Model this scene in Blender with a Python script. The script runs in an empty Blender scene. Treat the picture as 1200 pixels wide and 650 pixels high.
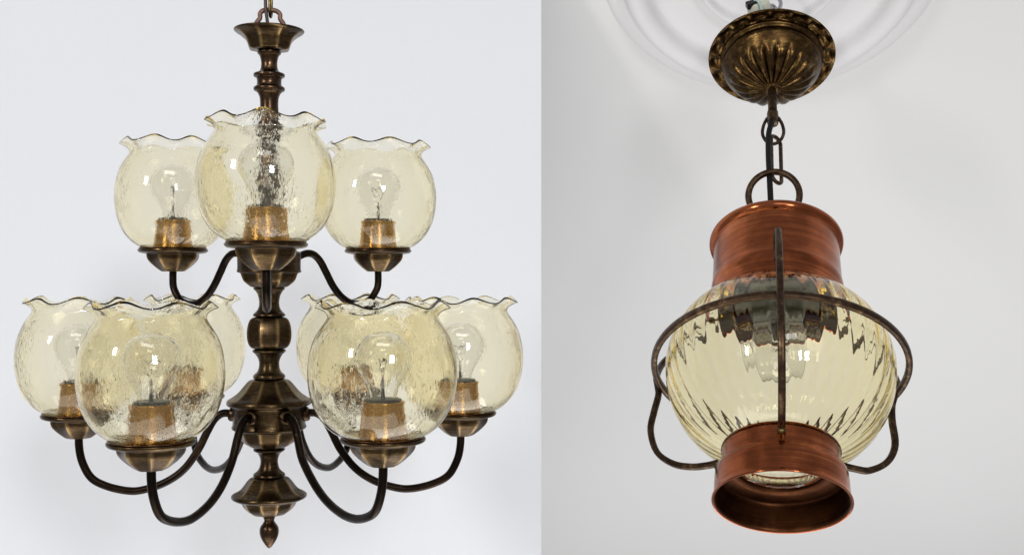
import bpy, bmesh, math, random
from math import sin, cos, pi, sqrt, radians
from mathutils import Vector, Matrix
random.seed(7)
SC = bpy.context.scene
COL = SC.collection
MM = 0.001

# ------------------------------------------------------------------ helpers
def link(name, me, mat, parent=None, loc=(0, 0, 0), rotz=0.0):
    o = bpy.data.objects.new(name, me)
    COL.objects.link(o)
    if mat is not None and me is not None and not me.materials:
        me.materials.append(mat)
    o.parent = parent
    o.location = loc
    o.rotation_euler = (0, 0, rotz)
    return o

def tag(o, label=None, cat=None, group=None, kind=None):
    if label: o['label'] = label
    if cat: o['category'] = cat
    if group: o['group'] = group
    if kind: o['kind'] = kind
    return o

def finish(name, verts, faces, wear=None, sharp=38):
    me = bpy.data.meshes.new(name)
    me.from_pydata([tuple(v) for v in verts], [], faces)
    me.update()
    bm = bmesh.new(); bm.from_mesh(me)
    bmesh.ops.recalc_face_normals(bm, faces=bm.faces)
    bm.to_mesh(me); bm.free()
    me.polygons.foreach_set('use_smooth', [True] * len(me.polygons))
    if sharp: me.set_sharp_from_angle(angle=radians(sharp))
    if wear is not None:
        a = me.attributes.new('wear', 'FLOAT', 'POINT')
        a.data.foreach_set('value', wear)
    return me

def chaikin(p, it=2, closed=False):
    for _ in range(it):
        q = []
        n = len(p)
        if not closed: q.append(p[0])
        for i in range(n if closed else n - 1):
            a, b = p[i], p[(i + 1) % n]
            q.append(tuple(.75 * x + .25 * y for x, y in zip(a, b)))
            q.append(tuple(.25 * x + .75 * y for x, y in zip(a, b)))
        if not closed: q.append(p[-1])
        p = q
    return p

def catmull(p, n=6, closed=False):
    out = []
    m = len(p)
    for i in range(m if closed else m - 1):
        if closed:
            a, b, c, d = p[i - 1], p[i], p[(i + 1) % m], p[(i + 2) % m]
        else:
            a, b, c, d = p[max(i - 1, 0)], p[i], p[i + 1], p[min(i + 2, m - 1)]
        for k in range(n):
            t = k / n
            out.append(tuple(0.5 * ((2 * y) + (-x + z) * t + (2 * x - 5 * y + 4 * z - w) * t * t + (-x + 3 * y - 3 * z + w) * t ** 3)
                             for x, y, z, w in zip(a, b, c, d)))
    if not closed: out.append(tuple(p[-1]))
    return out

def poly(th, N):                       # radius of a regular polygon, flat side towards -Y
    w = 2 * pi / N
    x = ((th + pi / 2 + w / 2) % w) - w / 2
    return cos(pi / N) / cos(x), abs(x) / (w / 2)

def lathe(name, prof, segs=96, facets=0, amt=1.0, mod=None, closed=False, it=2, scale=MM, rad=1.0, cap=True):
    """prof: (r, z) pairs in mm, optionally (r, z, facet_amount)."""
    prof = [tuple(p) if len(p) == 3 else (p[0], p[1], 1.0) for p in prof]
    if it: prof = chaikin(prof, it, closed)
    verts, faces, wear = [], [], []
    for (r, z, fa) in prof:
        for k in range(segs):
            th = 2 * pi * k / segs
            rr, w = r * rad, 0.0
            if facets:
                q, e = poly(th, facets)
                mean = (1 + cos(pi / facets)) / 2
                rr *= 1 + (q / mean - 1) * amt * fa
                w = max(0.0, (e - .72) / .28) * min(1, fa)
            zz = z
            if mod: rr, zz = mod(rr, zz, th, fa)
            verts.append((rr * cos(th) * scale, rr * sin(th) * scale, zz * scale))
            wear.append(w)
    n = len(prof)
    for i in range(n if closed else n - 1):
        j = (i + 1) % n
        for k in range(segs):
            l = (k + 1) % segs
            faces.append((i * segs + k, i * segs + l, j * segs + l, j * segs + k))
    if not closed and cap:
        for i in (0, n - 1):
            if prof[i][0] > 0.2:
                faces.append(tuple(i * segs + k for k in range(segs)))
    return finish(name, verts, faces, wear)

def sweep(name, pts, r, sides=12, closed=False, sec=None, up0=None, taper=None, scale=MM):
    """tube or flat bar along pts (mm); sec=(a, b, n) gives a super-elliptic section."""
    P = [Vector(p) for p in pts]
    n = len(P)
    T = []
    for i in range(n):
        if closed: t = P[(i + 1) % n] - P[i - 1]
        else: t = P[min(i + 1, n - 1)] - P[max(i - 1, 0)]
        T.append(t.normalized())
    u = Vector(up0) if up0 else (Vector((0, 0, 1)) if abs(T[0].z) < .9 else Vector((1, 0, 0)))
    verts, faces = [], []
    for i in range(n):
        u = (u - T[i] * u.dot(T[i])).normalized()
        v = T[i].cross(u)
        for k in range(sides):
            a = 2 * pi * k / sides
            ca, sa = cos(a), sin(a)
            if sec:
                A, B, e = sec
                x = A * math.copysign(abs(ca) ** (2 / e), ca); y = B * math.copysign(abs(sa) ** (2 / e), sa)
            else:
                rr = r * (taper(i / (n - 1)) if taper else 1)
                x, y = rr * ca, rr * sa
            verts.append((P[i] + u * x + v * y) * scale)
    for i in range(n if closed else n - 1):
        j = (i + 1) % n
        for k in range(sides):
            l = (k + 1) % sides
            faces.append((i * sides + k, i * sides + l, j * sides + l, j * sides + k))
    if not closed:
        faces.append(tuple(range(sides)))
        faces.append(tuple((n - 1) * sides + k for k in range(sides)))
    return finish(name, verts, faces, sharp=50)

def join_meshes(name, mes, sharp=40):
    verts, faces = [], []
    for me in mes:
        o = len(verts)
        verts += [v.co[:] for v in me.vertices]
        faces += [tuple(o + i for i in p.vertices) for p in me.polygons]
    return finish(name, verts, faces, sharp=sharp)

def arc(cx, cy, r, a0, a1, n=24, f=lambda x, y: (x, 0, y)):
    return [f(cx + r * cos(a0 + (a1 - a0) * i / n), cy + r * sin(a0 + (a1 - a0) * i / n)) for i in range(n + 1)]

# ------------------------------------------------------------------ materials
class NT:
    def __init__(s, name):
        s.m = bpy.data.materials.new(name); s.m.use_nodes = True
        s.t = s.m.node_tree; s.t.nodes.clear()
        s.out = s.t.nodes.new('ShaderNodeOutputMaterial')
    def n(s, typ, ins=None, **kw):
        x = s.t.nodes.new('ShaderNode' + typ)
        for k, v in kw.items(): setattr(x, k, v)
        for k, v in (ins or {}).items():
            if isinstance(v, bpy.types.NodeSocket): s.t.links.new(v, x.inputs[k])
            else: x.inputs[k].default_value = v
        return x
    def ramp(s, fac, stops):
        x = s.n('ValToRGB', {'Fac': fac})
        e = x.color_ramp.elements
        while len(e) < len(stops): e.new(.5)
        for i, (p, c) in enumerate(stops):
            e[i].position = p
            e[i].color = (c, c, c, 1) if isinstance(c, (int, float)) else (*c, 1)
        return x.outputs['Color']
    def math(s, op, a, b=0.0, c=0.0):
        return s.n('Math', {0: a, 1: b, 2: c}, operation=op).outputs[0]
    def mix(s, f, a, b):
        x = s.n('Mix', {'Factor': f}, data_type='RGBA')
        for i, v in ((6, a), (7, b)):
            if isinstance(v, bpy.types.NodeSocket): s.t.links.new(v, x.inputs[i])
            else: x.inputs[i].default_value = (*v, 1)
        return x.outputs[2]
    def coord(s, sc=(1, 1, 1), rot=(0, 0, 0), rand=True):
        tc = s.n('TexCoord').outputs['Object']
        if rand:
            oi = s.n('ObjectInfo').outputs['Random']
            off = s.n('CombineXYZ', {0: s.math('MULTIPLY', oi, 3.1), 1: s.math('MULTIPLY', oi, 7.7), 2: s.math('MULTIPLY', oi, 1.9)})
            tc = s.n('VectorMath', {0: tc, 1: off.outputs[0]}, operation='ADD').outputs[0]
        return s.n('Mapping', {'Vector': tc, 'Scale': sc, 'Rotation': rot}).outputs[0]
    def noise(s, vec, scale=1.0, detail=4.0, rough=.55, dist=0.0):
        return s.n('TexNoise', {'Vector': vec, 'Scale': scale, 'Detail': detail, 'Roughness': rough, 'Distortion': dist}).outputs['Fac']
    def surf(s, x): s.t.links.new(x, s.out.inputs['Surface'])

def metal(name, dark, mid, light, rough=(.25, .45), streak=(60, 60, 900), blot=45, wear_amt=.8, bump=.00006, bias=.5, metallic=1.0, aniso=0.0):
    """patinated metal: dark patina, mid tone, rubbed light edges, fine turning lines"""
    t = NT(name)
    st = t.noise(t.coord(streak), 1, 3, .6)
    bl = t.noise(t.coord((1, 1, 1)), blot, 5, .6, .4)
    fine = t.noise(t.coord((1, 1, 1)), blot * 7, 3, .6)
    f = t.math('ADD', t.math('MULTIPLY', st, .45), t.math('MULTIPLY', bl, .55))
    col = t.mix(t.ramp(f, [(bias - .14, 0.0), (bias + .12, 1.0)]), dark, mid)
    wr = t.n('Attribute', attribute_name='wear').outputs['Fac']
    w = t.math('MULTIPLY', wr, wear_amt)
    w = t.math('MULTIPLY', w, t.math('ADD', .45, t.math('MULTIPLY', bl, 1.1)))
    hi = t.ramp(t.math('ADD', t.math('MULTIPLY', bl, .6), t.math('MULTIPLY', st, .4)), [(bias + .06, 0.0), (bias + .2, .7)])
    w = t.math('MAXIMUM', w, hi)
    col = t.mix(w, col, light)
    rg = t.n('MapRange', {'Value': fine, 'From Min': .3, 'From Max': .7, 'To Min': rough[0], 'To Max': rough[1]}).outputs[0]
    bp = t.n('Bump', {'Height': t.math('ADD', st, t.math('MULTIPLY', fine, .6)), 'Distance': bump, 'Strength': 1.0})
    p = t.n('BsdfPrincipled', {'Base Color': col, 'Metallic': metallic, 'Roughness': rg, 'Normal': bp.outputs[0], 'Anisotropic': aniso, 'Anisotropic Rotation': .25})
    if aniso:
        tg = t.n('Tangent', direction_type='RADIAL', axis='Z'); t.t.links.new(tg.outputs[0], p.inputs['Tangent'])
    t.surf(p.outputs[0])
    return t.m

M = {}
M['brass'] = metal('antique_brass', (.030, .018, .011), (.088, .057, .026), (.34, .225, .10), (.25, .40), wear_amt=.75, aniso=.5)
M['brass_dark'] = metal('dark_brass', (.030, .019, .012), (.085, .050, .028), (.26, .15, .08), (.22, .38), wear_amt=.6)
M['arm'] = metal('blackened_arm', (.014, .010, .008), (.040, .026, .017), (.15, .085, .045), (.26, .42), streak=(30, 30, 30), blot=14, bias=.56)
M['sleeve'] = metal('copper_sleeve', (.44, .25, .082), (.54, .32, .108), (.62, .38, .14), (.22, .34), streak=(200, 200, 20), blot=60, aniso=.5)
M['plate'] = metal('brown_plate', (.06, .028, .015), (.15, .066, .032), (.30, .14, .07), (.25, .4), blot=30)
M['loop'] = metal('brown_cast_loop', (.14, .075, .055), (.24, .14, .10), (.36, .22, .16), (.4, .6), blot=90, metallic=.7)
M['chain'] = metal('brass_chain', (.06, .045, .02), (.20, .14, .05), (.5, .36, .15), (.25, .4), blot=90)
M['copper'] = metal('brushed_copper', (.16, .042, .017), (.41, .118, .045), (.60, .21, .085), (.16, .25), streak=(6, 6, 420), blot=14, bias=.46, bump=.000018, aniso=.8)
M['copper_shaded'] = metal('shaded_copper', (.045, .016, .007), (.11, .040, .016), (.22, .085, .035), (.32, .5), streak=(10, 10, 500), blot=18)  # copper patina with the shade inside the cup darkened into its colour
M['wire'] = metal('bronze_wire', (.032, .017, .010), (.085, .050, .026), (.24, .16, .085), (.3, .48), streak=(60, 60, 60), blot=120, metallic=.85)
M['canopy'] = metal('patinated_canopy', (.024, .012, .006), (.10, .057, .019), (.36, .235, .085), (.24, .42), streak=(60, 60, 260), blot=60, bump=.00015, bias=.5)

def plain(name, col, rough=.5, metallic=0.0, **kw):
    t = NT(name)
    nz = t.noise(t.coord(), 60, 4)
    c = t.mix(nz, tuple(x * .8 for x in col), tuple(min(1, x * 1.15) for x in col))
    ins = {'Base Color': c, 'Roughness': rough, 'Metallic': metallic}; ins.update(kw)
    t.surf(t.n('BsdfPrincipled', ins).outputs[0]); return t.m
M['cord_black'] = plain('black_cord', (.005, .005, .006), .55, 0.0, **{'Specular IOR Level': .2})
M['cord_brown'] = plain('brown_cord', (.050, .026, .020), .42)
M['porcelain'] = plain('porcelain', (.62, .62, .50), .35)
M['black_plastic'] = plain('black_plastic', (.02, .021, .021), .4)
M['steel'] = plain('zinc_steel', (.5, .5, .52), .3, 1.0)
M['wire_green'] = plain('pale_green_wire', (.42, .58, .55), .4)
M['tungsten'] = plain('tungsten', (.12, .11, .10), .35, 1.0)
M['socket'] = plain('dark_socket', (.07, .075, .068), .35)

def glass_mat(name, dens, absorb, bump_fn=None, rough=0.0, tint=(1, 1, 1), ior=1.48):
    t = NT(name)
    ins = {'Color': (*tint, 1), 'Roughness': rough, 'IOR': ior}
    if bump_fn: ins['Normal'] = bump_fn(t)
    t.surf(t.n('BsdfGlass', ins).outputs[0])
    if dens:
        va = t.n('VolumeAbsorption', {'Color': (*absorb, 1), 'Density': dens})
        t.t.links.new(va.outputs[0], t.out.inputs['Volume'])
    return t.m

def crackle(t):
    # blown "bubble" glass: drawn-out slanting seeds and ripples, patchy in strength
    a = t.noise(t.coord((150, 150, 48), (radians(14), radians(22), 0)), 1, 3, .62, .6)
    b = t.noise(t.coord((360, 360, 130), (radians(-16), radians(26), 0)), 1, 2, .6, .8)
    c = t.noise(t.coord((26, 26, 16)), 1, 2, .5)
    patch = t.ramp(t.noise(t.coord((24, 24, 16)), 1, 3, .6), [(.44, .05), (.66, 1.0)])
    vo = t.n('TexVoronoi', {'Vector': t.coord((250, 250, 120), (radians(-10), radians(20), 0)), 'Scale': 1.0, 'Randomness': 1.0}).outputs['Distance']
    bub = t.ramp(vo, [(.10, 1.0), (.34, 0.0)])
    seeds = t.math('MAXIMUM', t.math('MULTIPLY', t.ramp(b, [(.56, 0.0), (.68, 1.0)]), .7), bub)
    h = t.math('ADD', t.math('MULTIPLY', a, .55), t.math('MULTIPLY', seeds, .36))
    h = t.math('MULTIPLY', h, patch)
    h = t.math('MULTIPLY', h, t.n('Attribute', attribute_name='wear').outputs['Fac'])
    h = t.math('ADD', h, t.math('MULTIPLY', c, 1.5))
    return t.n('Bump', {'Height': h, 'Distance': .0007, 'Strength': 1.0}).outputs[0]

def soft_wave(t):
    a = t.noise(t.coord((30, 30, 22)), 1, 3, .5)
    return t.n('Bump', {'Height': a, 'Distance': .0007, 'Strength': 1.0}).outputs[0]

M['shade_glass'] = glass_mat('amber_crackle_glass', 84, (1.0, .815, 0.03), crackle, ior=1.38)
M['globe_glass'] = glass_mat('straw_ribbed_glass', 90, (1.0, .84, 0.05), soft_wave, ior=1.42)
M['bulb_glass'] = glass_mat('clear_bulb_glass', 0, (1, 1, 1), None, tint=(.985, .985, .98))

def wall_mat(name, col, amp=.02, scale=340):
    t = NT(name)
    a = t.noise(t.coord(rand=False), scale, 3, .6)
    b = t.noise(t.coord(rand=False), 3.0, 3, .5)
    c1 = tuple(x * (1 - amp) for x in col); c2 = tuple(min(1, x * (1 + amp)) for x in col)
    c = t.mix(t.math('ADD', t.math('MULTIPLY', a, .5), t.math('MULTIPLY', b, .5)), c1, c2)
    bp = t.n('Bump', {'Height': a, 'Distance': .0006, 'Strength': .5})
    t.surf(t.n('BsdfPrincipled', {'Base Color': c, 'Roughness': .8, 'Normal': bp.outputs[0], 'Specular IOR Level': .2}).outputs[0])
    return t.m
M['wall'] = wall_mat('painted_wall', (.79, .805, .83))
M['ceiling'] = wall_mat('painted_ceiling', (.70, .70, .69))
M['rose'] = wall_mat('plaster', (.71, .70, .70), .012)

# ------------------------------------------------------------------ camera
cam = bpy.data.cameras.new('camera'); co = bpy.data.objects.new('camera', cam); COL.objects.link(co)
co.location = (0, 0, 0); co.rotation_euler = (pi / 2, 0, 0)
cam.sensor_width = 36; cam.lens = 39.0; cam.clip_start = .05; cam.clip_end = 60
SC.camera = co

# ------------------------------------------------------------------ setting: wall (left) and ceiling (right)
def slab(name, pts, nrm, th, mat):
    n = Vector(nrm).normalized()
    P = [Vector(p) for p in pts]
    v = P + [p + n * th for p in P]
    k = len(P)
    f = [tuple(range(k)), tuple(range(k, 2 * k))] + [(i, (i + 1) % k, k + (i + 1) % k, k + i) for i in range(k)]
    me = finish(name, v, f, sharp=20)
    return tag(link(name, me, mat), kind='structure')
WY = 2.10
WX = 34.3 / 1300 * WY
slab('wall', [(-2.6, WY, -1.7), (WX, WY, -1.7), (WX, WY, 1.8), (-2.6, WY, 1.8)], (0, 1, 0), .03, M['wall'])

A = Vector((0.34750, 1.42904665, -0.29130566))
AX = Vector((0.12426882, 0.59909551, 0.79097524)).normalized()
LAT = Vector((0.97203437, -0.23358762, 0.02420775)).normalized()
FW = Vector((-0.19926478, -0.76584685, 0.61136908)).normalized()
CS = 1.118                                     # ceiling height on the lantern's axis
P0 = A + AX * CS
slab('ceiling', [P0 + LAT * l + FW * u for l, u in ((-.20, .45), (1.6, .45), (2.6, -4.6), (-1.9, -4.6), (-.52, -.06))], AX, .05, M['ceiling'])

# ------------------------------------------------------------------ chandelier
X0, Y0 = -.2845, 1.3
d = Vector((X0, Y0)).normalized()
chand = bpy.data.objects.new('chandelier', None); COL.objects.link(chand)
chand.location = (X0, Y0, 0)
chand.rotation_euler = (0, 0, math.atan2(d.y, d.x) - pi / 2)      # local -Y faces the viewer
chand.empty_display_size = .05
tag(chand, 'two-tier antique brass chandelier with nine ruffled amber glass shades on curved dark arms', 'chandelier')
RL = .98
def col_part(name, prof, facets, amt=1.25, mat='brass', **kw):
    return link(name, lathe(name, prof, 96 if facets != 10 else 120, facets, amt, rad=RL, **kw), M[mat], chand)
Z = lambda y: 325 - y
def zp(l): return [(p[0], Z(p[1])) + tuple(p[2:]) for p in l]

col_part('top_cup', zp([(0, 60), (22, 60), (25, 55), (27, 47), (35, 40.5, .7), (39.5, 38.5, .25), (41.5, 37, 0), (41.3, 35.5, 0), (39.5, 35.3, 0), (33, 38.5, .5), (25, 45.5), (20, 53), (0, 55)][::-1] + []), 8)
col_part('upper_stem', zp([(0, 60, 0), (14, 60, 0), (14, 63.5, 0), (11.5, 65, 0), (10, 70, 0), (9.2, 76, 0), (10.5, 83, 0), (15, 86, 0), (18.5, 86.5, 0), (18.5, 90.5, 0), (15, 91, 0), (14, 97, 0), (15, 101.5, 0), (18.5, 102.5, 0), (18.5, 106.5, 0), (15, 107.5, 0), (11.2, 113, 0), (10.5, 123, 0), (11.5, 138, 0), (13, 150, 0), (17.5, 152, 0), (17.5, 156, 0), (14, 158, 0), (12, 170, 0), (13, 188, 0), (17, 205, 0), (19, 220, 0), (16, 236, 0), (12, 246, 0), (17, 249, 0), (17, 253, 0), (13, 256, 0), (11, 270, 0), (14, 284, 0), (14, 292, 0)]), 0, mat='brass_dark')
col_part('arm_hub', zp([(0, 288, 0), (14, 288, 0), (20, 291, 0), (35, 294, 0), (37.5, 296, 0), (37.5, 297, 0), (37, 316, 0), (38, 317, 0), (38, 319, 0), (34.5, 320), (33.5, 322), (31, 329), (26, 333), (20.5, 337), (0, 337)]), 8, mat='brass')
col_part('column_neck', zp([(0, 336, 0), (18.5, 336, 0), (18.5, 339, 0), (16, 340.5, 0), (13, 346, 0), (11.5, 354, 0), (12.5, 361, 0), (16.5, 366, 0), (19, 367.5, 0), (19, 371, 0), (0, 371, 0)]), 0)
col_part('column_knop', zp([(0, 370.5, 0), (17, 370.8, .5), (22.5, 373), (25.5, 379), (27, 389), (26.2, 399), (23, 406), (17, 409, .5), (0, 409, 0)]), 8)
col_part('column_neck', zp([(0, 408.6, 0), (19.6, 408.6, 0), (19.6, 412, 0), (16.5, 414, 0), (12.5, 420, 0), (11.5, 427, 0), (13.5, 435, 0), (17.5, 438, 0), (18.8, 439.5, 0), (18.8, 444, 0), (0, 444, 0)]), 0)
col_part('arm_hub', zp([(0, 443.5, 0), (20, 443.6, .6), (24, 446), (29, 452), (35, 459.5), (43, 465, .7), (48.5, 467.5, .2), (49.8, 470, 0), (49.8, 473.5, 0), (46, 475, 0), (43, 476, 0), (42.5, 486, 0), (42.5, 497, 0), (44, 499.5, 0), (43.5, 502, 0), (37, 503.5), (36, 506), (32, 515), (25, 521), (18, 524.5), (0, 525)]), 10)
col_part('column_neck', zp([(0, 524.5, 0), (18.6, 524.5, 0), (18.6, 527.5, 0), (14, 529.5, 0), (10.8, 535, 0), (10, 541, 0), (12, 549, 0), (16, 553, 0), (18.8, 554.5, 0), (18.8, 558.5, 0), (0, 558.5, 0)]), 0)
col_part('bottom_bowl', zp([(0, 558, 0), (20, 558, .6), (23, 560), (27, 565), (32, 572), (39, 576, .8), (43.5, 578, .2), (44.5, 580, 0), (44.3, 582, 0), (40, 584.5, .2), (33, 585.5), (31.5, 588), (29, 594), (23, 599.5), (17, 602.5), (0, 603)]), 10)
col_part('finial', zp([(0, 602.5, 0), (7.5, 602.5, 0), (7, 606, 0), (5.5, 609, 0), (7.5, 612.5, 0), (10.5, 616, 0), (11.6, 621, 0), (10.8, 627, 0), (8, 633, 0), (4.5, 638, 0), (2, 641, 0), (0, 642, 0)]), 0, mat='brass_dark')

# cast hanging loop (trefoil outline), chain links and cord
lp = [(-17.5, Z(44)), (-17, Z(33)), (-15, Z(27)), (-11.5, Z(22)), (-11.5, Z(17)), (-8.5, Z(13.5)), (-3, Z(12)), (3, Z(12)), (8.5, Z(13.5)), (11.5, Z(17)), (11.5, Z(22)), (15, Z(27)), (17, Z(33)), (17.5, Z(44))]
loop = link('hanging_loop', sweep('hanging_loop', [(x + 1, 0, z) for x, z in catmull(lp, 4)], 3, 16, sec=(2.7, 3.0, 3.2), up0=(1, 0, 0)), M['loop'], chand)
def chain_link(name, half_len, half_w, wire, mat, parent, loc, rot):
    pts = arc(0, half_len - half_w, half_w, 0, pi, 12) + arc(0, -(half_len - half_w), half_w, pi, 2 * pi, 12)
    o = link(name, sweep(name, pts, wire, 10, closed=True), mat, parent, loc)
    o.rotation_euler = rot
    return o
chain_link('chain_link', 16, 7, 1.8, M['chain'], chand, (.0015, 0, Z(4) * MM), (0, 0, radians(82)))
chain_link('chain_link', 16, 7, 1.8, M['chain'], chand, (.0015, 0, Z(-21) * MM), (0, 0, radians(8)))
chain_link('chain_link', 16, 7, 1.8, M['chain'], chand, (.0015, 0, Z(-46) * MM), (0, 0, radians(85)))
link('power_cord', sweep('power_cord', catmull([(0, 0, Z(58)), (-.5, -4, Z(42)), (-2, -7, Z(28)), (-4, -8, Z(12)), (-4.3, -8, Z(-4)), (-4, -8, Z(-30)), (-2, -8, Z(-60))], 6), 2.0, 12), M['cord_brown'], chand)

# shared meshes for the nine lights (z = 0 at the plate)
holder_me = lathe('lamp_holder', [(0, 1, 0), (39, 1.5, 0), (41.5, 3, 0), (43, 3.2, 0), (43.3, 1.2, 0), (41.5, -1, 0), (36, -2.2, 0), (32, -2.6, .6), (31.6, -4), (31, -8), (28.5, -12), (23, -17.5), (17.5, -22), (14.5, -24), (13.5, -24.6, .5), (0, -24.6, 0)], 96, 8, 1.4, rad=RL)
plate_me = lathe('drip_plate', [(0, 2.2, 0), (36, 2.6, 0), (39.5, 4.6, 0), (41.4, 5.2, 0), (42, 4.2, 0), (41, 3.0, 0), (38, 1.8, 0), (0, 1.6, 0)], 96, 0, rad=RL)
sleeve_me = lathe('socket_sleeve', [(25.5, 2), (24.8, 4), (23.4, 9), (22.0, 18), (21.0, 30), (20.7, 36), (21.3, 37.4), (21.3, 39), (20.2, 39.8), (18.6, 39.2), (18.2, 36), (0, 35.5)], 64, 0)
ring_me = lathe('socket_ring', [(0, 35), (17.2, 35), (17.8, 36), (17.8, 41.5), (16.5, 42.5), (0, 42.5)], 48, 0)
# bulb (A60, clear): outer wall then inner wall
bo = [(13, 38), (13.2, 44), (14.5, 50), (18.5, 59), (24, 68), (27.2, 76), (28, 83), (26.8, 91), (22.5, 99), (15, 105), (7, 107.6), (.01, 108.2)]
bo = catmull(bo, 4)
bi = [(max(.01, r - .9), z - (.9 if z > 83 else 0)) for r, z in bo]
bulb_me = lathe('light_bulb', bo + bi[::-1], 64, 0, it=0, cap=False)
mount = join_meshes('filament_mount', [
    sweep('a', [(0, 0, 40), (0, 0, 56), (0, 0, 64)], 1.6, 8, taper=lambda t: 1.5 - t),
    sweep('b', catmull([(-1, 0, 62), (-4, 0, 70), (-9, 0, 80)], 4), .35, 6),
    sweep('c', catmull([(1, 0, 62), (4, 0, 70), (9, 0, 80)], 4), .35, 6),
    sweep('d', catmull([(-9, 0, 80), (-6, 2, 82), (-3, 0, 79), (0, -2, 82), (3, 0, 79), (6, 2, 82), (9, 0, 80)], 6), .4, 6),
    sweep('e', [(0, 0, 68), (0, 0, 74), (-3, 0, 79)], .3, 6)])

# ruffled fishbowl shade
so = catmull([(24, 3.0), (34, 3.4), (42, 6), (52, 13), (60.5, 23), (67, 36), (71, 52), (72.3, 69), (70.8, 85), (66.8, 100), (61, 112), (56.5, 119), (53.5, 124.5), (53.6, 129), (56.5, 133.3), (60.5, 136.2), (63.2, 137.6)], 3)
TH = 1.9
so = [(r, z if z < 96 else 96 + (z - 96) * .93) for r, z in so]
def offset_in(p, t):
    q = []
    for i in range(len(p)):
        a = p[max(i - 1, 0)]; b = p[min(i + 1, len(p) - 1)]
        dx, dz = b[0] - a[0], b[1] - a[1]; L = sqrt(dx * dx + dz * dz) or 1
        q.append((p[i][0] - dz / L * t, p[i][1] + dx / L * t))
    return q
si = offset_in(so, TH)
def shade_mesh(nm, ph, amp, jit):
    rnd = random.Random(jit)
    j1, j2, j3, p1, p2, p3 = [rnd.uniform(-1, 1) for _ in range(6)]
    def ruffle(r, z, th, fa):
        w = max(0.0, (z - 116) / 18.5) ** 1.6
        a = amp * (1 + .16 * j1 * sin(2 * th + p1 * 3) + .12 * j2 * sin(3 * th + p2 * 3))
        s = sin(8 * (th + .05 * j3 * sin(2 * th + p3)) + ph)
        wob = .5 * sin(2 * th + p1 * 4) + .35 * sin(3 * th + p2 * 4)
        return r * (1 + .004 * wob) + (-2.6 * s + .6 * wob) * w, z + (3.0 * a * s + .5 * wob) * w
    me = lathe(nm, so + si[::-1], 160, 0, closed=True, it=0, mod=ruffle, rad=RL)
    me.attributes['wear'].data.foreach_set('value', [0.0] * (len(so) * 160) + [1.0] * (len(si) * 160))   # 1 on the seeded inner face
    return me

lower = [('LF', -111.8, 203.0), ('RF', 110.2, 229.0), ('L', -216.5, -40), ('R', 221, 36), ('LB', -101, -220), ('RB', 109, -200)]
upper = [('F', -3, 165), ('LB', -117.2, -112), ('RB', 135.2, -84)]
ZL, ZU = -162, 32

def arm(u, v, low):
    R = sqrt(u * u + v * v); az = math.atan2(u, v)
    if low:   # boss on the hub, over and down, round bottom, up to the holder
        k = (R - 223) 
        p = [(40, -160), (48, -158.5), (56, -159.5), (64, -166), (72, -180), (83, -202), (100 + .3 * k, -224), (122 + .5 * k, -239), (148 + .7 * k, -247.5), (R - 56, -248.5), (R - 32, -243), (R - 14, -233), (R - 3.5, -214), (R, -196), (R, -181)]
    else:
        k = R - 160
        p = [(34, 22), (44, 26.5), (53, 29), (62, 27.5), (71, 20), (80, 6), (90 + .3 * k, -10), (102 + .5 * k, -23), (117 + .8 * k, -31.5), (R - 27, -32.5), (R - 13, -28), (R - 4, -18), (R, -8), (R, 12)]
    p = catmull(p, 6)
    dx, dy = sin(az), -cos(az)
    me = sweep('arm', [(r * dx, r * dy, z) for r, z in p], 4.6 if low else 4.5, 16)
    return link('arm', me, M['arm'], chand), az, R

for tier, lst, z0 in ((1, lower, ZL), (0, upper, ZU)):
    for i, (nm, u, v) in enumerate(lst):
        a, az, R = arm(u, v, bool(tier))
        # collar where the arm enters the hub
        rb = 42 if tier else 36
        dx, dy = sin(az), -cos(az); zc = -160 if tier else 22.5
        me = sweep('arm_collar', [((rb - 2) * dx, (rb - 2) * dy, zc), ((rb + 2.5) * dx, (rb + 2.5) * dy, zc + .5), ((rb + 4.5) * dx, (rb + 4.5) * dy, zc + .8)], 8.6 if tier else 6.5, 20, taper=lambda t: 1.0 if t < .7 else .8)
        link('collar', me, M['brass_dark'], a)
        loc = Vector((u * MM, -v * MM, z0 * MM))
        rz = (-az if tier else 0) + random.uniform(-.1, .1)
        h = link('lamp_holder', holder_me, M['brass'], chand, loc, rz)
        link('drip_plate', plate_me, M['plate'], h)
        link('socket_sleeve', sleeve_me, M['sleeve'], h)
        link('socket_ring', ring_me, M['socket'], h)
        b = link('light_bulb', bulb_me, M['bulb_glass'], chand, loc, random.uniform(0, 3))
        link('filament', mount, M['tungsten'], b)
        sm = shade_mesh('glass_shade', random.uniform(0, 6.28), random.uniform(.9, 1.12), i * 3 + tier * 17)
        sh = link('glass_shade', sm, M['shade_glass'], chand, loc, 0)
        k = 1.045 if u > 0 else (1.0 if u > -50 else .985)          # mouth-blown shades differ a little in width
        sh.scale = (k, k, .95 if nm == 'F' else 1)

# ------------------------------------------------------------------ onion lantern
lan = bpy.data.objects.new('pendant_lantern', None); COL.objects.link(lan)
Yv = -FW
lan.matrix_world = Matrix(((LAT.x, Yv.x, AX.x, A.x), (LAT.y, Yv.y, AX.y, A.y), (LAT.z, Yv.z, AX.z, A.z), (0, 0, 0, 1)))
tag(lan, 'copper onion lantern with ribbed yellow glass globe in bronze wire cage under fluted canopy', 'lantern')

def L(name, me, mat, parent=lan, loc=(0, 0, 0), rotz=0): return link(name, me, M[mat], parent, loc, rotz)
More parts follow.
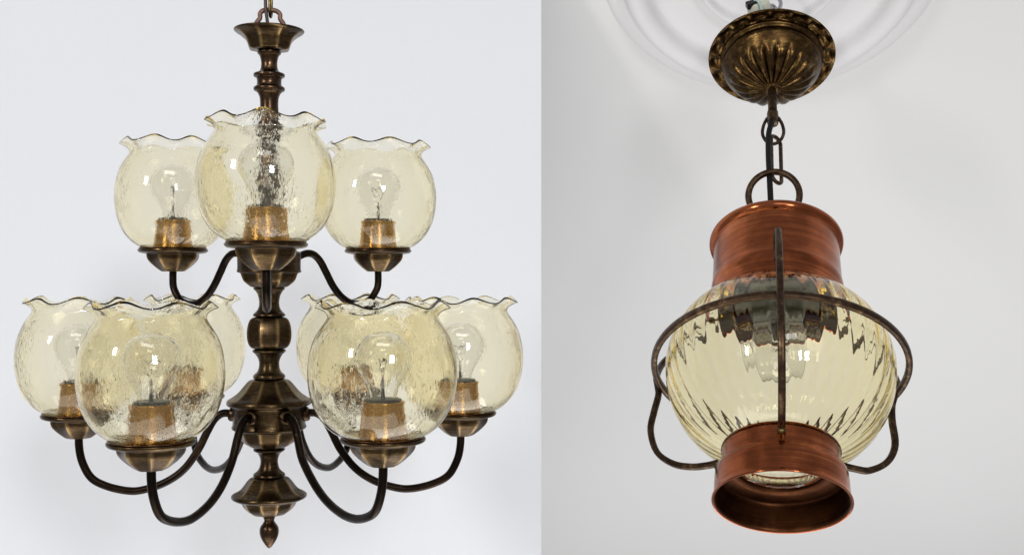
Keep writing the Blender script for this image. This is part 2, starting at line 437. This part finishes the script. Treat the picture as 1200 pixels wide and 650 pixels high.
# bottom cup: open ring, outer skin then inner skin
cup = L('bottom_cup', lathe('bottom_cup', [(88.2, 0), (89.6, 1), (89.2, 3.2), (87.2, 4.5), (86.6, 12), (86.2, 30), (85.6, 41), (83.5, 44.5), (78.5, 46.5), (77.6, 49), (77.4, 56), (77.2, 72), (77.6, 76), (77, 78.5), (75.6, 78.5), (75.4, 72), (75.4, 50), (76.5, 46), (82, 43), (84, 40), (84.6, 28), (85, 6), (86.4, 1.2)], 128, 0, closed=True, it=1), 'copper')
L('cup_shade_skin', lathe('cup_shade_skin', [(88.0, .6), (85.0, 1.6), (83.9, 6), (83.3, 28), (82.8, 39), (81, 41.5), (76, 43.5), (74.4, 46), (74.2, 70), (75, 70), (75, 46), (82, 42.6), (84, 39), (84.4, 28), (84.8, 6), (86.4, 1.2)][::-1], 128, 0, closed=True, it=1), 'copper_shaded', cup)  # added skin carrying the darker copper that paints the cup's inner shade
L('inner_lip', lathe('inner_lip', [(84.2, 40), (84.2, 43), (60, 47), (57, 50), (57, 52), (55, 52), (55, 48), (58, 44.5)], 96, 0, closed=True, it=1), 'copper_shaded', cup)
# globe
NR = 44
TW = .0004
def ribs(r, z, th, fa):
    w = min(1, max(0, (z - 50) / 26)) * min(1, max(0, (316 - z) / 14))
    ph = NR * (th + TW * (z - 200) * (.8 + .2 * sin(z / 90)))
    s = cos(ph)
    return r + .13 * fa * w * (s - .25 * cos(2 * ph)), z
cz, ra, bt, bb = 205, 157, 127, 150
outer = []
for i in range(49):
    t = -1.18 + (1.10 + 1.18) * i / 48
    bvert = bt if t > 0 else bb
    outer.append((ra * cos(t) ** .93, cz + bvert * sin(t)))
outer = [(54, 50), (56, 54)] + [p for p in outer] + [(78, 322), (78, 330)]
inn = offset_in(outer, 2.6)
gp = [(r, z, 1.05) for r, z in outer] + [(r, z, -1.6) for r, z in inn][::-1]
L('glass_globe', lathe('glass_globe', gp, NR * 12, 0, closed=True, it=0, mod=ribs), 'globe_glass')
# top cap with rolled flange
cap_ = L('top_cap', lathe('top_cap', [(0, 441), (40, 441), (88, 438), (95, 437), (98.5, 435), (99.5, 431), (98.5, 426), (95, 423.5), (92.2, 422), (92.6, 415), (92.8, 380), (93.6, 352), (95.2, 345), (95.2, 338), (94, 331), (93.4, 322), (93.4, 311), (92.6, 307), (89.5, 307), (89.5, 322), (90, 330), (91, 345), (90.4, 420), (88, 432), (0, 434)], 128, 0, it=1), 'copper')
# ring on top
topring = L('top_ring', sweep('top_ring', [(x, -(z - 500) * .30, z) for x, _, z in [(34, 0, 438)] + arc(-1, 525, 39, -pi * .18, pi * 1.18, 40) + [(-36, 0, 438)]], 5.2, 14), 'wire')
# chain link + small ring under the canopy, cord
def oval(name, cx, cz_, hl, hw, wr, rot, mat):
    pts = arc(0, hl - hw, hw, 0, pi, 12) + arc(0, -(hl - hw), hw, pi, 2 * pi, 12)
    pts = [(x * cos(rot), x * sin(rot), z) for x, _, z in pts]
    return L(name, sweep(name, [(x + cx, y, z + cz_) for x, y, z in pts], wr, 10, closed=True), mat)
oval('chain_link', 4, 609, 50, 11, 3.3, radians(48), 'wire')
eye = L('rod_eye', sweep('rod_eye', catmull([(-9, 0, 704), (-15, 0, 688), (-17, 0, 668), (-11, 0, 651), (0, 0, 644), (11, 0, 651), (17, 0, 668), (15, 0, 688), (9, 0, 704)], 5), 2.8, 10), 'wire')
L('hanging_rod', lathe('hanging_rod', [(0, 690), (8.5, 690), (9.5, 693), (9.5, 716), (8, 719), (7.4, 722), (7.4, 780), (0, 780)], 32, 0, it=1), 'wire')
L('power_cord', sweep('power_cord', catmull([(-1, -2, 700), (-2, -8, 685), (-7, -12, 655), (-8, -13, 610), (-7, -14, 560), (-6, -10, 510), (-5, -4, 460), (-5, 0, 436)], 6), 4.6, 14), 'cord_black')
# cage
cage = L('cage_ring', sweep('cage_ring', [(173 * cos(a), 173 * sin(a), 206) for a in [2 * pi * k / 120 for k in range(120)]], 4, 16, closed=True, sec=(5.4, 4.6, 3), up0=(0, 0, 1)), 'wire')
sp = [(93, 340), (97, 352), (99, 366), (104, 371), (112, 366), (130, 356), (155, 338), (176, 312), (188, 280), (189, 245), (182, 210), (180.5, 195), (186, 168), (189.5, 138), (178, 102), (153, 80), (125, 71), (100, 70), (86, 72)]
for az in (-107, 1.5, 112):
    a = radians(az)
    q = list(sp)
    if az == 1.5:
        q = [(93, 340), (97, 352), (99, 366), (104, 371), (112, 366), (128, 352), (150, 332), (166, 308), (176, 280), (180, 245), (179, 210), (180.5, 190), (184, 165), (181, 135), (163, 103), (135, 78), (108, 68), (88, 66), (80, 66)]
    if az == 112:
        q = sp[:6] + [(152, 336), (168, 305), (176, 275), (178, 240), (172, 208), (165, 185), (163, 160), (164, 122), (150, 93), (124, 75), (104, 73), (86, 74)]
    if az != 1.5:
        q = q[:4] + [(112, 364), (124, 350), (148, 330), (166, 306)] + q[8 if az < 0 else 7:]
    pts = []
    for r, z in catmull(q, 5):
        aa = a + (0 if az == 1.5 else math.copysign(radians(20) * min(1, max(0, (z - 225) / 110)), a))
        pts.append((r * sin(aa), -r * cos(aa), z))
    st = L('cage_strap', sweep('cage_strap', pts, 4, 16, sec=(4.8, 4.4, 3), up0=(cos(a), sin(a), 0)), 'wire')
    if az == 1.5:
        tbm = sweep('cage_tab', [((r) * sin(a) - 3.4, -(r) * cos(a), z) for r, z in ((91, 330), (94, 335), (97.5, 345), (98, 360), (96, 364))], 2, 12, sec=(2.2, 5.5, 4), up0=(1, 0, 0))
        L('cage_tab', tbm, 'wire', st)
    rv = 82 if az == 1.5 else 86.5
    me = lathe('rivet', [(0, 6), (3, 5.4), (5, 3), (5.4, 0), (5.4, -8), (0, -8)], 20, 0, it=1)
    r_ = L('rivet', me, 'chain', st, (rv * sin(a) * MM, -rv * cos(a) * MM, (60 if az == 1.5 else 66) * MM))
    r_.rotation_euler = Vector((sin(a), -cos(a), 0)).to_track_quat('Z', 'Y').to_euler()
# rivets along the lower edge of the cap
# socket, plate and bulb inside
sock = L('lamp_socket', lathe('lamp_socket', [(0, 334), (50, 334), (55, 330), (57, 326), (57, 322), (50, 320), (34, 308), (31, 302), (30, 292), (27, 288), (0, 288)][::-1], 64, 0, it=1), 'socket')
b2 = [(17, 268), (17.5, 260), (22, 250), (34, 238), (43, 222), (46, 205), (43, 187), (33, 172), (18, 163), (.01, 160)]
b2 = [(r, z + 34) for r, z in b2]
b2 = catmull(b2, 4)
b2i = [(max(.01, r - .8), z + (.8 if z < 241 else 0)) for r, z in b2]
bulb = L('light_bulb', lathe('light_bulb', b2 + b2i[::-1], 64, 0, it=0, cap=False), 'bulb_glass')
L('filament', join_meshes('f', [sweep('a', [(0, 0, 285), (0, 0, 255)], 4, 8), sweep('b', catmull([(-2, 0, 256), (-12, 3, 240), (-6, 0, 236), (0, -3, 240), (6, 0, 236), (12, 3, 240), (2, 0, 256)], 5), .6, 6)]), 'tungsten', bulb)
# canopy: scalloped flange, stepped dome, gadrooned bowl
def gad(r, z, th, fa):
    # fa: 0 plain, 1 gadroons, 2 scallop bumps
    if fa > 1.01:
        k = fa - 1
        return r, z + 6.5 * k * (abs(cos(9 * th)) - .5)
    c = abs(cos(10 * th + .2))
    return r * (1 + .11 * fa * (c ** .5 - .6)), z + 4.0 * fa * (.6 - c ** .5)
cp = [(0, 905, 0), (60, 903, 0), (84, 880, 0), (92, 868, 0), (98, 862, 1.0), (104, 857, 0), (108, 853.5, 0), (108.5, 851, 0), (106, 850.5, 0), (103, 851.5, 1.1), (98, 853, 2), (92, 853, 2), (86.5, 852, 0), (88, 848, 0), (88, 844, 0), (84, 841, 0), (82.5, 838, 0), (84, 834, 0), (84, 829, 0), (81, 824, 0), (76, 816, 0), (70, 809, .2), (63, 801, .9), (53, 792, 1.0), (40, 784, 1), (26, 778, 1), (14, 774, .7), (12, 769, 0), (0, 769, 0)]
L('canopy', lathe('canopy', cp, 240, 0, it=2, mod=gad), 'canopy')

# ------------------------------------------------------------------ ceiling rose (plaster), hook and terminal block
def frame(o, s, l=0, u=0):
    P = A + AX * s + LAT * l + FW * u
    o.matrix_world = Matrix(((LAT.x, Yv.x, AX.x, P.x), (LAT.y, Yv.y, AX.y, P.y), (LAT.z, Yv.z, AX.z, P.z), (0, 0, 0, 1)))
rose = link('ceiling_rose', lathe('ceiling_rose', [(0, -12), (60, -12), (118, -12), (124, -15), (127, -26), (133, -31), (139, -27), (142, -16), (150, -9), (192, -9), (222, -11), (231, -20), (237, -38), (249, -48), (264, -48), (275, -38), (280, -22), (288, -14), (300, -12), (310, -9), (318, -4), (322, 0), (323, 3), (0, 3)], 160, 0, it=2), M['rose'])
frame(rose, CS)
tag(rose, 'round white plaster ceiling rose with concentric mouldings above the lantern canopy', 'ceiling rose')
hook = link('ceiling_hook', sweep('ceiling_hook', catmull([(0, 0, 6), (0, 0, -40), (0, 0, -90), (9, 0, -104), (13, 0, -120), (9, 0, -136), (-1, 0, -142), (-10, 0, -134), (-12, 0, -122)], 5), 3.6, 12), M['steel'])
frame(hook, CS, .006, 0)
tag(hook, 'zinc steel ceiling hook in the plaster rose, above the fluted canopy', 'hook')
# steel link joining hook and canopy belongs to the lantern
oval('suspension_link', 6, 940, 52, 9, 3.4, radians(50), 'steel')
oval('suspension_link', -1, 888, 40, 9, 3.2, radians(-30), 'steel')
tb = bpy.data.objects.new('terminal_block', None); COL.objects.link(tb)
frame(tb, .955, -.020, .03)
tag(tb, 'round cream porcelain terminal block with black insert and pale green wire, above the canopy', 'connector')
pc = lathe('block_body', [(0, -11), (17, -11), (20, -8), (20.5, 0), (20, 8), (17, 11), (0, 11)], 40, 0, it=1)
o = link('block_body', pc, M['porcelain'], tb); o.rotation_euler = (radians(62), radians(-12), 0)
bm = bmesh.new(); bmesh.ops.create_cube(bm, size=1); bmesh.ops.scale(bm, vec=(.021, .012, .012), verts=bm.verts); bmesh.ops.bevel(bm, geom=bm.edges, offset=.0012, segments=2, affect='EDGES')
me = bpy.data.meshes.new('terminal_insert'); bm.to_mesh(me); bm.free()
o = link('terminal_insert', me, M['black_plastic'], tb, (-.011, -.013, -.006)); o.rotation_euler = (0, radians(-20), 0)
link('terminal_wire', sweep('terminal_wire', catmull([(-7, -21, -6), (-2, -23, -10), (4, -18, -20), (7, -8, -40), (8, 0, -60)], 5), 1.8, 8), M['wire_green'], tb)
link('terminal_wire', sweep('terminal_wire', catmull([(6, 4, 6), (14, 2, 14), (19, 4, 60), (14, 10, 120), (10, 10, 158)], 5), 2.0, 8), M['black_plastic'], tb)

# ------------------------------------------------------------------ light
w = bpy.data.worlds.new('World'); SC.world = w; w.use_nodes = True
nt = w.node_tree; bg = nt.nodes['Background']
tc = nt.nodes.new('ShaderNodeTexCoord'); sx = nt.nodes.new('ShaderNodeSeparateXYZ'); cr = nt.nodes.new('ShaderNodeValToRGB')
mr = nt.nodes.new('ShaderNodeMapRange'); mr.inputs['From Min'].default_value = -1
nt.links.new(tc.outputs['Generated'], sx.inputs[0]); nt.links.new(sx.outputs['Z'], mr.inputs['Value']); nt.links.new(mr.outputs[0], cr.inputs[0])
cr.color_ramp.elements[0].position = .2; cr.color_ramp.elements[0].color = (.78, .77, .78, 1)
cr.color_ramp.elements[1].position = .8; cr.color_ramp.elements[1].color = (.66, .67, .70, 1)
nt.links.new(cr.outputs[0], bg.inputs['Color']); bg.inputs['Strength'].default_value = .46

def area(name, loc, target, size, power, col=(1, 1, 1)):
    l = bpy.data.lights.new(name, 'AREA'); l.shape = 'RECTANGLE'; l.size, l.size_y = size; l.energy = power; l.color = col
    o = bpy.data.objects.new(name, l); COL.objects.link(o); o.location = loc
    o.rotation_euler = (Vector(target) - Vector(loc)).to_track_quat('-Z', 'Y').to_euler()
    return o
area('window_light', (-2.3, -1.0, 1.2), (-.3, 1.6, -.1), (.42, .6), 40, (1, .98, .95))
area('window_light', (1.0, -2.1, 1.0), (.1, 1.8, -.1), (.42, .6), 44, (.97, .98, 1))
area('overhead_fill', (.2, -1.6, 2.2), (0, 2, -.2), (1.2, .4), 13)  # added fill from above, supplies general light
area('low_fill', (.5, 1.75, -3.0), (.5, 3.4, .1), (2.2, 2.2), 54, (.99, .985, 1))  # added fill lamp aimed up from below to brighten the ceiling
area('low_fill', (-.5, .3, -2.4), (-.15, 2.1, -.6), (2.6, 1.4), 24, (1, .97, .95))  # second added fill lamp, lifts the lower part of the wall

# ------------------------------------------------------------------ render settings
SC.view_settings.view_transform = 'Standard'; SC.view_settings.look = 'None'
SC.view_settings.exposure = 0; SC.view_settings.gamma = 1
c = SC.cycles
SC.render.engine = 'CYCLES'
c.max_bounces = 40; c.transmission_bounces = 40; c.glossy_bounces = 8; c.diffuse_bounces = 3; c.transparent_max_bounces = 16; c.volume_bounces = 0
c.caustics_reflective = False; c.caustics_refractive = True; c.blur_glossy = .5
c.sample_clamp_indirect = 6
c.use_denoising = True
try: c.denoiser = 'OPENIMAGEDENOISE'
except Exception: pass
